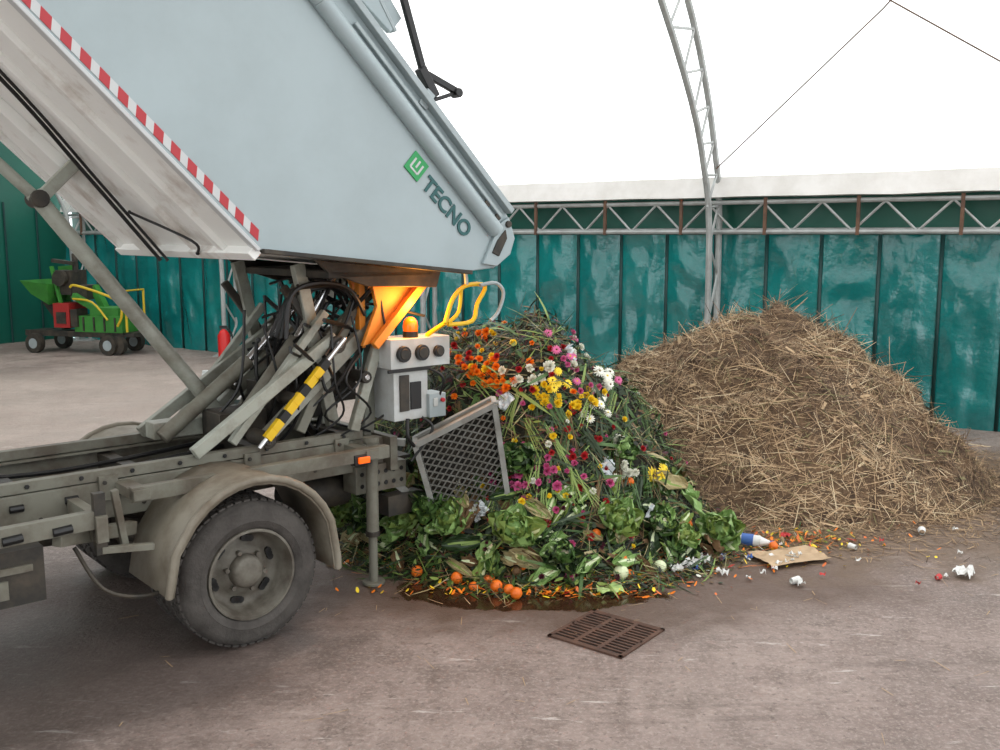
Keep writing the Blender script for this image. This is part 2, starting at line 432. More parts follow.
g.ball((.06,.86,.37),.16,0,14,9);g.cyl((.06,.3,.37),(.06,1.45,.37),.05,0,12)
for y in(.47,1.25):
    for k in range(4):
        g.tube([(-.55+k*.05,y,.60-k*.018),(.06,y,.44-k*.016),(.65-k*.05,y,.60-k*.018)],.02,0,6,smooth=8)
g.cyl((.6,.7,.5),(1.0,.7,.5),.10,0,14)
g.box((-.2,.86,.66),(3.2,.6,.02),0)
g.box((1.20,.9,.62),(.06,.7,.14),0);g.cyl((1.3,.75,.52),(1.3,1.3,.52),.05,0,12)
g.tube([(-.7,.2,.62),(-.6,.1,.42),(-.35,.1,.36),(-.1,.3,.45)],.010,0,6,smooth=8)
g.obj('underbody_parts',[m_dark,m_chas],T)
def wheel(name,y0,flip=False):
    g=MB();s=-1 if flip else 1
    R_=.362
    prof=[(.222,.035),(.235,.012),(.262,.004),(.268,.0),(.274,.003),(.31,.0),(.338,.012),(.352,.03),(R_-.004,.045),(R_,.06),(R_,.15),(R_-.004,.165),(.352,.18),(.338,.198),(.31,.21),(.27,.208),(.235,.198),(.222,.18)]
    g.rev([(r,s*h) for r,h in prof],(0,0,0),0,56)
    for i in range(52):
        t=2*math.pi*i/52
        for hy,o in((.062,0),(.105,.5),(.148,0)):
            tt=t+o*2*math.pi/52
            Rm=Matrix.Rotation(-tt,3,'Y')
            g.box((math.cos(tt)*(R_+.001),s*hy,math.sin(tt)*(R_+.001)),(.010,.036,.032),0,Rm)
    rim=[(.228,.03),(.226,.008),(.214,.006),(.206,.03),(.198,.05),(.192,.112),(.180,.130),(.15,.134),(.128,.124),(.105,.10),(.085,.098),(.080,.06),(.068,.048),(.04,.044),(.0,.042)]
    g.rev([(r,s*h) for r,h in rim],(0,0,0),1,48)
    g.rev([(.222,s*.17),(.19,s*.15),(.0,s*.15)],(0,0,0),1,32)
    for i in range(6):
        t=2*math.pi*(i+.3)/6;c=V((math.cos(t)*.155,0,math.sin(t)*.155));tt=V((-math.sin(t),0,math.cos(t)))*.018
        for k in(-1,0,1): g.cyl(c+tt*k+V((0,s*.118,0)),c+tt*k+V((0,s*.14,0)),.017,2,10)
        t+=math.pi/6;c=V((math.cos(t)*.1,0,math.sin(t)*.1));g.cyl(c+V((0,s*.075,0)),c+V((0,s*.105,0)),.012,1,6)
    o=g.obj(name,[m_tyre,m_rim,m_black],T,ang=50);o.location=(.06,y0,.366);return o
wheel('wheel_rear_outer',0);wheel('wheel_rear_inner',.235)
wheel('wheel_far_outer',1.72,True);wheel('wheel_far_inner',1.485,True)
def fender(name,y0,y1,lip):
    g=MB()
    path=[(.515,.30),(.512,.37)]
    for k in range(2,14):
        t=math.radians(0+k*11.5);path.append((.08+.435*math.cos(t),.39+.455*math.sin(t)))
    path+=[(-.335,.56),(-.375,.36)]
    vs=[];n=len(path)
    for x,z in path:
        vs+=[(x,y0,z),(x,y1,z)]
    g.add(vs,[(2*i,2*i+1,2*i+3,2*i+2) for i in range(n-1)],0)
    g.tube([(x,lip,z) for x,z in path],.012,0,8)
    g.add([(x,lip,z) for x,z in path]+[(.08+(x-.08)*.94,lip,.37+(z-.37)*.94) for x,z in path],[(i,i+1,n+i+1,n+i) for i in range(n-1)],0)
    o=g.obj(name,[m_fend],T,ang=60)
    md=o.modifiers.new('solid','SOLIDIFY');md.thickness=.008
fender('fender_near',-.03,.46,-.03);fender('fender_far',1.28,1.76,1.76)
g=MB()
g.cyl((.98,.35,.30),(.98,.35,.84),.036,0,16);g.cyl((.98,.35,.02),(.98,.35,.32),.026,0,14)
g.cyl((.98,.35,0.005),(.98,.35,.022),.065,0,18);g.cyl((.98,.35,.29),(.98,.35,.32),.042,1,16)
g.box((.98,.40,.78),(.10,.12,.10),0);g.cyl((.98,.35,.84),(.98,.35,.87),.045,0,16)
g.obj('stabiliser_leg',[m_chas,m_dark],T,bevel=.002)
g=MB();g.box((.84,.23,.78),(.11,.03,.06),0);g.box((.84,.21,.78),(.07,.02,.035),1)
g.obj('side_marker_lamp',[m_black,m_amber],T,bevel=.004)
# --- lifting mechanism
g=MB()
def arm(p,q,w,h,m): g.beam(p,q,w,h,m)
g.cyl((-.52,1.1,2.21),(.44,1.0,.90),.042,0,16)
g.cyl((-.46,1.18,2.14),(.46,1.12,.88),.014,1,10)
g.cyl((-.50,1.04,2.18),(-.50,1.17,2.18),.045,1,14)
for y in(.50,1.22):
    arm((1.41,y,1.76),(.38,y,.90),.05,.075,0)
    arm((1.30,y+.05,1.80),(.30,y+.05,1.02),.04,.05,2)
    arm((.66,y+.06,1.84),(.86,y+.06,.92),.05,.07,0)
    arm((.82,y-.05,1.44),(-.02,y-.05,.90),.045,.065,0)
    arm((.78,y-.02,1.58),(.20,y-.02,.92),.04,.045,0)
    arm((1.10,y+.02,1.80),(.62,y+.02,.92),.04,.06,2)
    arm((1.18,y-.06,1.62),(.92,y-.06,.90),.045,.06,0)
    arm((.58,y+.08,1.72),(1.02,y+.08,1.12),.035,.045,1)
    for cx,cz,rr_ in((.38,.92,.045),(1.38,1.74,.04),(.82,1.40,.05),(1.0,1.2,.035),(.55,1.12,.035)):
        g.cyl((cx,y-.09,cz),(cx,y+.09,cz),rr_,1,16);g.cyl((cx,y-.10,cz),(cx,y-.085,cz),rr_*.5,3,12)
g.cyl((.38,.4,.92),(.38,1.3,.92),.03,1,12);g.cyl((1.38,.4,1.74),(1.38,1.3,1.74),.03,1,12)
g.cyl((.82,.4,1.40),(.82,1.3,1.40),.028,1,12)
g.cyl((-.02,.86,.92),(.50,.86,1.30),.042,2,16);g.cyl((.50,.86,1.30),(.95,.86,1.72),.024,3,12)
g.cyl((.28,.66,.92),(.70,.66,1.42),.045,2,16);g.cyl((.70,.66,1.42),(.95,.66,1.78),.026,3,12)
for y in(.3,1.35):
    g.prism([(.62,1.87),(1.45,1.79),(1.42,1.70),(.95,1.72),(.7,1.80)],y,y+.02,1)
g.box((1.05,.85,1.79),(.7,1.1,.04),1)
g.beam((1.12,.62,.82),(1.18,.62,1.40),.07,.07,0);g.beam((1.12,1.1,.82),(1.18,1.1,1.40),.07,.07,0)
g.beam((1.18,.5,1.40),(1.18,1.25,1.40),.07,.07,0)
g.box((.75,.9,1.05),(.35,.3,.22),1);g.box((.35,.75,.98),(.28,.22,.14),1);g.box((1.0,.9,1.15),(.22,.4,.25),1)
for i in range(5): g.cyl((.64+i*.055,.74,1.08),(.64+i*.055,.70,1.08),.018,3,10);g.box((.64+i*.055,.73,1.19),(.035,.05,.07),1)
g.box((.2,.95,.95),(.5,.12,.09),0);g.cyl((.5,.95,.95),(1.1,.95,.98),.06,1,14)
g.obj('lifting_mechanism',[m_arm,m_dark,m_chas,m_chrome],T,bevel=.005)
g=MB();p=V((.36,.40,.935));q=V((.74,.40,1.32));n=9
for i in range(n):
    g.beam(p+(q-p)*(i/n),p+(q-p)*((i+1)/n),.036,.046,1 if i in(2,5,8) else 0)
g.cyl(p-(q-p)*.12,p,.014,2,10);g.cyl(q,q+(q-p)*.3,.016,2,10)
g.obj('safety_prop',[m_yel,m_black,m_chrome],T,bevel=.002)
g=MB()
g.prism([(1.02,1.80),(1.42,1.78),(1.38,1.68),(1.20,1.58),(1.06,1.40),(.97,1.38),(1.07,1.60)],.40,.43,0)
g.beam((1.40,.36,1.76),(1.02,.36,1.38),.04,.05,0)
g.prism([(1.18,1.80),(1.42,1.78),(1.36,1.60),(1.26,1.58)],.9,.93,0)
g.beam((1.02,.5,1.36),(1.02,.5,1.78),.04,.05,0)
g.obj('beacon_lit_bracket',[m_or],T,bevel=.004)  # arms by the beacon, coloured as if lit by it
g=MB();rnd=random.Random(3)
for i in range(28):
    x0=rnd.uniform(.5,.85);x1=rnd.uniform(.95,1.4);y0=rnd.uniform(.35,1.2);y1=rnd.uniform(.35,1.2)
    z0=rnd.uniform(1.2,1.75);z1=rnd.uniform(1.45,1.75)
    mx=(x0+x1)/2+rnd.uniform(-.1,.1);mz=rnd.choice([max(z0,z1)+rnd.uniform(.02,.10),min(z0,z1)-rnd.uniform(.1,.3)])
    g.tube([(x0,y0,z0),(mx-.1,(y0+y1)/2,(z0+mz)/2),(mx,(y0+y1)/2,min(mz,1.76)),(x1,y1,z1)],rnd.choice([.008,.010,.013]),0,6,smooth=6)
for i in range(4):
    y=.45+i*.06
    g.tube([(.52,y,1.45),(.56+.03*i,y,1.68),(.72,y,1.74-.02*i),(.92,y,1.70),(1.02,y,1.55)],.012,0,6,smooth=6)
for i in range(20):
    x0=rnd.uniform(.4,1.1);y0=rnd.uniform(.35,1.2)
    g.tube([(x0,y0,rnd.uniform(1.3,1.7)),(x0+rnd.uniform(-.15,.1),y0-.05,1.2),(x0+rnd.uniform(-.2,.1),y0,1.0),(x0+rnd.uniform(-.2,.2),y0+.1,.85)],rnd.choice([.007,.009,.011]),0,6,smooth=6)
for i in range(3):
    y=.62+i*.18
    g.tube([(-2.3,y,.80),(-1.2,y+.03,.82),(-.5,y-.02,.80),(.3,y,.84)],.014,0,6,smooth=8)
g.obj('hydraulic_hoses',[m_black],T)
# control box
g=MB()
g.box((1.30,.40,1.33),(.42,.2,.17),0)
g.box((1.24,.42,1.09),(.24,.2,.30),0)
g.box((1.19,.315,1.10),(.065,.012,.21),2);g.box((1.27,.315,1.08),(.075,.012,.16),1)
g.box((1.41,.36,1.01),(.12,.14,.14),3);g.cyl((1.44,.288,1.04),(1.44,.27,1.04),.013,4,12)
g.box((1.39,.285,1.03),(.03,.01,.05),0)
for x,r in((1.17,.046),(1.30,.046),(1.42,.034)):
    g.cyl((x,.30,1.33),(x,.275,1.33),r,1,20);g.cyl((x,.276,1.33),(x,.27,1.33),r*.7,2,20)
g.box((1.22,.305,1.235),(.3,.012,.02),1)
g.tube([(1.2,.3,.95),(1.18,.27,.85),(1.25,.3,.78)],.012,1,6,smooth=5)
g.tube([(1.34,.32,1.24),(1.42,.25,1.18),(1.43,.3,1.06)],.008,1,6,smooth=5)
g.tube([(1.30,.3,.95),(1.34,.25,.88),(1.22,.3,.70)],.009,1,6,smooth=5)
g.obj('control_box',[m_box,m_black,m_dark,m_trim,m_red],T,bevel=.006)
g=MB()
g.cyl((1.27,.36,1.415),(1.27,.36,1.45),.045,0,16)
g.rev([(.042,0),(.044,.03),(.038,.06),(.022,.078),(0,.084)],(1.27,.36,1.45),1,20,'z')
g.obj('warning_beacon',[m_black,m_amber],T)
pl=bpy.data.lights.new('beacon_light','POINT');pl.energy=11;pl.color=(1,.40,.06);pl.shadow_soft_size=.05
po=bpy.data.objects.new('beacon_light',pl);COL.objects.link(po);po.parent=T;po.location=(1.27,.30,1.60)
g=MB()
g.tube([(1.40,.2,1.50),(1.46,.2,1.64),(1.56,.2,1.71),(1.70,.2,1.70),(1.64,.2,1.60),(1.60,.2,1.50),(1.42,.2,1.49)],.013,0,8,smooth=4)
g.tube([(1.52,.2,1.70),(1.50,.2,1.56),(1.42,.2,1.50)],.011,0,8,smooth=4)
g.tube([(1.62,.15,1.71),(1.74,.15,1.72),(1.80,.15,1.66),(1.76,.15,1.55),(1.70,.15,1.50)],.011,1,8,smooth=4)
g.tube([(1.56,.2,1.71),(1.55,.2,1.80)],.012,1,8);g.tube([(1.40,.2,1.50),(1.38,.35,1.42)],.014,0,8)
g.obj('yellow_tube_guard',[m_yel,m_trim],T)
# lamp grid guard : a shallow wire box
g=MB()
A=V((1.25,.3,.79));Bq=V((1.60,0,1.03));C=V((1.70,0,.49));D=V((1.42,.3,.26))
nq=(Bq-A).cross(D-A).normalized()
for p,q in((A,Bq),(Bq,C),(C,D),(D,A)): g.beam(p,q,.032,.035,0,up=nq)
def bil(u,v): return A*(1-u)*(1-v)+Bq*u*(1-v)+C*u*v+D*(1-u)*v
N1=8;rows=12
for r in range(rows):
    for i in range(N1):
        v0=r/rows;v1=(r+1)/rows;vm=(v0+v1)/2;u0=i/N1;u1=(i+1)/N1;um=(u0+u1)/2
        for (a1,b1,a2,b2) in((u0,vm,um,v0),(um,v0,u1,vm),(u1,vm,um,v1),(um,v1,u0,vm)):
            g.beam(bil(a1,b1),bil(a2,b2),.007,.010,1,up=nq)
dp=nq if nq.y>0 else -nq
cs=(A,Bq,C,D)
for k in range(4):
    p,q=cs[k],cs[(k+1)%4]
    g.beam(p+dp*.10,q+dp*.10,.03,.03,0,up=nq)
    g.beam(p,p+dp*.10,.03,.03,0)
    g.add([p+dp*.01,q+dp*.01,q+dp*.10,p+dp*.10],[(0,1,2,3)],1)
g.add([p+dp*.10 for p in cs],[(0,1,2,3)],2)
g.beam(A+V((0,.1,0)),V((1.15,.5,.80)),.04,.04,0);g.beam(D+V((0,.1,.1)),V((1.15,.5,.6)),.04,.04,0)
g.obj('lamp_grid_guard',[m_mesh,m_meshd,m_dark],T)
# ================================================================= WASTE PILES
def h_org(x,y):
    dx=x-.12;dy=y-6.66-.22*max(0,-dx)
    rx=1.47 if dx>0 else 1.55
    ry=1.38 if dy<0 else 1.45
    r=math.sqrt((dx/rx)**2+(dy/ry)**2)
    if r>=1.06: return -.02
    f=.5+.5*math.cos(math.pi*min(r/1.03,1)**1.45)
    nzv=noise.noise(V((x*2.2,y*2.2,1)))*.22+noise.noise(V((x*6,y*6,4)))*.10
    return 1.30*f+nzv*min(1,f*3+.12)+ .01
def h_str(x,y):
    dx=x-2.27;dy=y-8.35
    rx=1.84 if dx>0 else 1.95
    ry=1.85 if dy<0 else 1.6
    r=math.sqrt((dx/rx)**2+(dy/ry)**2)
    if r>=1.04: return -.02
    f=max(0,1-r**1.75)**.95
    nzv=noise.noise(V((x*1.5,y*1.5,4)))*.18+noise.noise(V((x*4.5,y*4.5,2)))*.15
    return 1.26*f+nzv*min(1,f*3+.1)+.01
def nrm(h,x,y,e=.03):
    return V((h(x-e,y)-h(x+e,y),h(x,y-e)-h(x,y+e),2*e)).normalized()
def mound(h,x0,x1,y0,y1,st=.045):
    g=MB();nx=int((x1-x0)/st);ny=int((y1-y0)/st);H={}
    idx={}
    for i in range(nx+1):
        for j in range(ny+1):
            H[i,j]=h(x0+i*st,y0+j*st)
    for i in range(nx):
        for j in range(ny):
            q=[(i,j),(i+1,j),(i+1,j+1),(i,j+1)]
            if max(H[k] for k in q)>0:
                f=[]
                for k in q:
                    if k not in idx:
                        idx[k]=len(g.v);g.v.append((x0+k[0]*st,y0+k[1]*st,max(H[k],.001)))
                    f.append(idx[k])
                g.f.append(f);g.m.append(0)
    return g
def ribbon(g,p,d,n,L,w,m,curl=0.,seg=3,taper=(.5,1,.8,.08)):
    side=d.cross(n)
    if side.length<1e-4: return
    side.normalize();vs=[];pos=V(p);dd=V(d)
    for k in range(seg+1):
        ww=w*taper[min(k,len(taper)-1)]/2
        vs+=[pos-side*ww,pos+side*ww]
        dd=(dd+n*curl/seg).normalized();pos=pos+dd*(L/seg)
        if pos.z<.004: pos.z=.004
    g.add(vs,[(2*k,2*k+1,2*k+3,2*k+2) for k in range(seg)],m)
rnd=random.Random(11)
def rdir(n,up=.25):
    t=rnd.uniform(0,2*math.pi);d=V((math.cos(t),math.sin(t),0));d=(d-n*d.dot(n)).normalized()
    return (d+n*rnd.uniform(-.05,up)).normalized()
SW=[mat('straw_light',(186,158,122),.8),mat('straw_mid',(154,127,97),.85),mat('straw_brown',(114,91,70),.9),mat('straw_pale',(206,186,152),.8),mat('straw_dark',(74,57,43),.9),mat('straw_greenish',(126,120,82),.85)]
m_sb=mat('straw_bed',(116,92,68),.95,0,(64,48,36),9,.9,.9,30,bdist=.05)
g=mound(h_str,.1,4.5,6.2,10.1);g.m=[6]*len(g.f)
def straws(cnt,pick,Lr,wr,upmax,seg=2):
    for _ in range(cnt):
        x,y=pick();h=h_str(x,y)
        if h<=0: continue
        n=nrm(h_str,x,y);d=rdir(n,upmax)
        cl=noise.noise(V((x*2.0,y*2.0,7)))
        wts=[26,30,18,7,12,5] if cl<.12 else [10,22,28,2,30,6]
        if cl<-.2: wts=[34,26,10,18,7,3]
        p=V((x,y,h+rnd.uniform(-.012,.02)))
        ribbon(g,p,d,n,rnd.uniform(*Lr),rnd.uniform(*wr),rnd.choices([0,1,2,3,4,5],wts)[0],rnd.uniform(-.8,.1),seg,(1,1,.7))
straws(44000,lambda:(rnd.uniform(.3,4.25),rnd.uniform(6.3,9.2)),(.04,.17),(.002,.005),.3)
straws(7000,lambda:(rnd.uniform(.3,4.2),rnd.uniform(6.4,9.2)),(.12,.34),(.003,.007),.4)
straws(900,lambda:(rnd.uniform(.4,4.1),rnd.uniform(6.4,9.2)),(.12,.32),(.003,.006),.85)
straws(500,lambda:(rnd.uniform(.4,4.1),rnd.uniform(6.4,9.3)),(.05,.13),(.015,.03),.2)
for _ in range(3800):
    t=rnd.uniform(-2.9,.3);r=1+abs(rnd.gauss(0,.16));x=2.27+1.86*r*math.cos(t);y=8.35+1.9*r*math.sin(t)
    p=V((x,y,.006));t2=rnd.uniform(0,6.28)
    ribbon(g,p,V((math.cos(t2),math.sin(t2),0)),V((0,0,1)),rnd.uniform(.03,.16),rnd.uniform(.002,.006),rnd.choice([0,1,2,1,4]),rnd.uniform(0,.1),2,(1,1,.7))
g.obj('straw_pile',SW+[m_sb],smooth=False)
OM=[mat('leaf_dark',(38,58,28),.5),mat('leaf_mid',(66,96,42),.5),mat('leaf_light',(124,146,72),.5),mat('stem_brown',(108,86,56),.8),mat('leaf_blackish',(26,34,20),.6),mat('leaf_purple',(84,36,50),.6),
 mat('petal_orange',(240,130,24),.5),mat('petal_yellow',(244,212,44),.5),mat('petal_white',(232,232,218),.5),mat('petal_pink',(206,94,144),.5),mat('petal_red',(176,34,40),.5),mat('flower_centre',(96,70,24),.8),
 mat('cabbage_green',(140,170,102),.45,0,(92,130,62),8,.7),mat('cabbage_rib',(214,224,182),.45),mat('orange_fruit',(238,120,30),.4,0,(214,92,20),9,.5,.2,80),mat('carrot_peel',(214,110,50),.6),mat('organic_soil',(38,40,24),.9,0,(24,22,15),8,.9,.9,25),mat('soggy_brown',(108,82,54),.8),mat('leaf_pale_dry',(168,156,116),.7),
 mat('cauliflower_white',(222,214,184),.7,0,(196,184,146),20,.6,.8,60),mat('plastic_film',(206,212,214),.2)]
g=mound(h_org,-1.7,1.8,5.0,8.4);g.m=[16]*len(g.f)
def rp_org():
    return rnd.uniform(-1.45,1.6),rnd.uniform(5.15,7.6)
def tangle(cnt,off,lift):
    for _ in range(cnt):
        x,y=rp_org();h=h_org(x,y)
        if h<=0.0: continue
        n=nrm(h_org,x,y);d=rdir(n,.5)
        if rnd.random()<.5: d=(d+V((rnd.uniform(-.2,.5),-.5,-.9))*.7).normalized();d=(d+n*.15).normalized()
        ty=rnd.random()
        p=V((x,y,h+rnd.uniform(-.01,.03)))+n*off
        cl=noise.noise(V((x*3,y*3,h*3)))
        if ty<.58: ribbon(g,p,d,n,rnd.uniform(.06,.26),rnd.uniform(.003,.008),rnd.choices([0,1,2,3,4,18,5],[22,18,9,24,14,8,4])[0],rnd.uniform(-.8,.2),3)
        elif ty<.95: ribbon(g,p,d,n,rnd.uniform(.03,.08),rnd.uniform(.012,.032),rnd.choices([0,1,2,4,5,3,17,18],[30,20 if cl<0 else 34,6,24,5,5,6,2])[0],rnd.uniform(-.8,.6),3,(.3,1,.8,.05))
        else: ribbon(g,p,d,n,rnd.uniform(.15,.4),rnd.uniform(.010,.024),rnd.choices([0,1,2,18],[4,4,2,1])[0],rnd.uniform(-.9,-.2),4,(.6,1,1,.7,.05))
tangle(15000,0,0)
def front(X,z):
    y=5.0
    while y<6.8 and h_org(X,y)<z: y+=.02
    return y
def daisy(p,n,r,m,pet=12,c=11):
    t0=rnd.uniform(0,6);a=n.orthogonal().normalized();b=n.cross(a)
    for lay in(0,1):
        for i in range(pet):
            t=t0+lay*.26+2*math.pi*i/pet;d=(a*math.cos(t)+b*math.sin(t)+n*(.2+.5*lay)).normalized()
            ribbon(g,p+d*r*.12,d,n,r*(1-.3*lay)*rnd.uniform(.8,1.05),r*.36,m,-.5,2,(.5,1,.4))
    g.ball(p+n*.004,r*.2,c if rnd.random()<.5 else 7,6,4)
def pom(p,n,r,m):
    a=n.orthogonal().normalized();b=n.cross(a)
    for ring,(k,el) in enumerate(((11,.0),(10,.45),(8,.85),(5,1.25))):
        for i in range(k):
            t=rnd.uniform(0,.5)+2*math.pi*i/k;d=(a*math.cos(t)*math.cos(el)+b*math.sin(t)*math.cos(el)+n*math.sin(el)).normalized()
            ribbon(g,p,d,n,r*rnd.uniform(.75,1.0),r*.42,m,.5,2,(.4,1,.7))
def place(X,z,spread,cnt,fn,rr,m):
    for _ in range(cnt):
        x=X+rnd.gauss(0,spread);zz=max(.03,z+rnd.gauss(0,spread*.8));y=front(x,zz)
        h=h_org(x,y)
        if h<=0: continue
        n=(nrm(h_org,x,y)+V((rnd.uniform(-.5,.5),-.4+rnd.uniform(-.4,.4),rnd.uniform(-.3,.4)))).normalized()
        fn(V((x,y,h))+n*rnd.uniform(.04,.09),n,rnd.uniform(*rr)*.9,m)
place(-.15,1.15,.10,24,pom,(.026,.042),6);place(.02,1.06,.05,9,pom,(.028,.042),6);place(-.3,1.2,.1,12,pom,(.022,.036),10);place(-.1,1.22,.12,14,pom,(.022,.036),7);place(.2,1.22,.15,8,pom,(.02,.035),10)
place(.28,.98,.04,10,pom,(.03,.042),7);place(.35,1.04,.05,5,daisy,(.03,.045),7);place(.53,.93,.05,8,pom,(.03,.042),7);place(.5,.85,.2,8,pom,(.02,.035),7);place(.33,.9,.04,5,pom,(.03,.04),7)
place(.68,1.00,.05,9,daisy,(.035,.05),8);place(.45,1.16,.05,5,pom,(.04,.05),8);place(.62,.82,.07,6,daisy,(.03,.045),8);place(.74,.66,.04,9,pom,(.03,.05),8);place(.80,.50,.04,7,pom,(.03,.05),8);place(.15,1.1,.04,4,pom,(.03,.05),8);place(.28,1.13,.04,4,pom,(.04,.05),8)
place(.15,.52,.08,10,pom,(.028,.045),9);place(.0,.7,.2,14,pom,(.02,.038),9);place(.4,.4,.22,16,pom,(.02,.038),9);place(.45,1.18,.12,10,daisy,(.03,.04),9);place(.6,1.08,.15,10,pom,(.025,.035),9)
place(.5,.72,.12,10,pom,(.02,.035),10);place(.7,.4,.2,8,pom,(.02,.04),10);place(.0,1.0,.25,12,pom,(.015,.03),10);place(.97,.47,.03,3,daisy,(.055,.065),7);place(.3,.5,.35,16,pom,(.02,.03),7);place(.4,.6,.35,16,pom,(.018,.03),8);place(.2,1.25,.3,12,pom,(.02,.03),6)
place(.3,.6,.4,26,pom,(.012,.025),9);place(.2,.8,.35,20,pom,(.012,.022),10);place(.35,.35,.4,18,pom,(.014,.026),5)
def cup_leaf(p,d,n,L,w,m,curl):
    side=d.cross(n).normalized();vs=[];U=8;Vn=6;pos=V(p);dd=V(d);ph=rnd.uniform(0,6)
    for j in range(Vn+1):
        t=j/Vn;ww=w*(math.sin(math.pi*min(1,.12+t*.8))**.7)*(1 if t<.95 else .8)
        nn_=side.cross(dd).normalized()
        for i in range(U+1):
            s=(i/U-.5)*2;ruf=.018*math.sin(i*2.4+j*1.9+ph)*abs(s)
            vs.append(pos+side*(s*ww/2)+nn_*(abs(s)**2*w*.22*(1 if nn_.dot(n)>0 else -1)+ruf))
        dd=(dd+n*curl/Vn).normalized();pos=pos+dd*(L/Vn)
    for v in vs:
        if v.z<.006: v.z=.006
    o=len(g.v);g.v+=[tuple(v) for v in vs]
    rib=13 if m in(12,2) or rnd.random()<.3 else 2
    for j in range(Vn):
        for i in range(U):
            g.f.append([o+j*(U+1)+i,o+j*(U+1)+i+1,o+(j+1)*(U+1)+i+1,o+(j+1)*(U+1)+i]);g.m.append(rib if (i in(U//2,U//2-1) and j<Vn//2) or (i==U//2 and j<Vn-1) else m)
def cabbage(p,ax,r,k=18,ms=(12,12,2,1),core=12):
    a=ax.orthogonal().normalized();b=ax.cross(a)
    for i in range(k):
        t=i*2.4+rnd.uniform(-.4,.4);lay=i/k;el=.1+lay*1.15
        d=(a*math.cos(t)*math.cos(el)+b*math.sin(t)*math.cos(el)+ax*math.sin(el)).normalized()
        cup_leaf(p+ax*(.02*lay),d,ax,r*(1.3-lay*.5)*rnd.uniform(.8,1.15),r*.95*rnd.uniform(.7,1.1),rnd.choice(ms),rnd.uniform(.5,1.2))
    if core==19:
        for _ in range(16):
            q=V((rnd.gauss(0,1),rnd.gauss(0,1),rnd.gauss(0,1))).normalized();q=(q+ax*.9).normalized()
            g.ball(p+ax*r*.3+q*r*.35,r*.2,19,8,6)
    g.ball(p+ax*r*.35,r*.40,core,12,9)
PALE=(12,12,2,2);DK=(1,1,0,12)
tangle(5200,.035,0)
for x,y,z,r,axv,ms,core in((1.42,6.0,.10,.17,(-.3,-.7,.6),PALE,12),(.05,5.48,.13,.19,(.3,-.6,.7),PALE,12),(-.28,5.62,.15,.15,(-.3,-.6,.6),PALE,12),(.70,5.62,.20,.15,(.2,-.6,.7),PALE,12),(.12,5.72,.62,.14,(0,-.8,.6),DK,12),(.95,5.78,.22,.12,(.5,-.6,.6),DK,19),(-.58,5.82,.15,.16,(-.3,-.7,.6),PALE,12),(1.12,5.78,.1,.11,(.3,-.3,.9),PALE,12),(-.82,6.0,.2,.14,(0,-.8,.5),DK,12),(-1.0,6.2,.15,.14,(-.2,-.8,.5),PALE,12),(.76,6.0,.60,.10,(.6,-.6,.5),DK,19),(.36,5.42,.15,.12,(.1,-.8,.6),DK,19),(-.42,5.68,.38,.12,(-.1,-.9,.5),DK,12)):
    z=max(z,h_org(x,y)+.07);cabbage(V((x,y,z)),V(axv).normalized(),r,18,ms,core)
for _ in range(130):
    x=rnd.uniform(-1.1,1.3);y=front(x,rnd.uniform(.04,.5));h=max(.02,h_org(x,y));n=nrm(h_org,x,y)
    d=(V((rnd.uniform(-.8,.8),-.5,rnd.uniform(-.5,.3)))).normalized();d=(d-n*d.dot(n)*.8).normalized()
    cup_leaf(V((x,y,h))+n*.05,d,n,rnd.uniform(.10,.26),rnd.uniform(.04,.12),rnd.choice([1,12,2,0,0,17,12,18]),rnd.uniform(-.6,.3))
for _ in range(60):
    x=rnd.uniform(-.3,.95);z=rnd.uniform(.35,1.15);y=front(x,z);n=nrm(h_org,x,y)
    b0=V((rnd.uniform(-.6,.8),-.6,-.8)).normalized();b0=(b0-n*b0.dot(n)*.9).normalized();mm=rnd.choice([1,1,0,2,3])
    for k in range(9):
        d=(b0+V((rnd.uniform(-.15,.15),rnd.uniform(-.1,.1),rnd.uniform(-.15,.15)))).normalized()
        ribbon(g,V((x,y,h_org(x,y)))+n*rnd.uniform(.04,.07)+V((rnd.uniform(-.02,.02),0,rnd.uniform(-.02,.02))),d,n,rnd.uniform(.15,.32),rnd.uniform(.004,.008),mm,rnd.uniform(-.25,.05),3,(1,1,.9,.5))
for x,z in((.05,.93),(.62,.55),(-.1,.35),(.4,1.2),(.9,.25)):
    y=front(x,z);n=nrm(h_org,x,y);p=V((x,y,h_org(x,y)))+n*.07;a=n.orthogonal().normalized();b=n.cross(a);vs=[]
    for i in range(8):
        for j in range(8): vs.append(p+a*((i-3.5)*.016)+b*((j-3.5)*.012)+n*(.05*noise.noise(V((i*.8,j*.8,x*9)))))
    g.add(vs,[(i*8+j,(i+1)*8+j,(i+1)*8+j+1,i*8+j+1) for i in range(7) for j in range(7)],20)
for x,y,r in((-.49,5.50,.036),(-.25,5.40,.036),(-.06,5.36,.034),(.09,5.16,.034),(.05,5.22,.03),(-.02,5.26,.036),(.72,5.50,.034),(.75,5.42,.03),(-.15,5.28,.028),(1.75,6.0,.03)):
    g.ball((x,y,max(r,h_org(x,y)+r*.8)),r,14,14,9)
for x,y,r in((.7,5.40,.045),(.95,5.55,.04)):
    g.ball((x,y,max(r,h_org(x,y)+r*.8)),r,13,12,8)
for _ in range(26):
    x=rnd.uniform(-.3,1.2);z=rnd.uniform(.05,.5);y=front(x,z);r=rnd.uniform(.018,.032)
    g.ball((x,y-.02,max(r,h_org(x,y)+r*.5)),r,rnd.choice([14,14,12,13,17]),10,7)
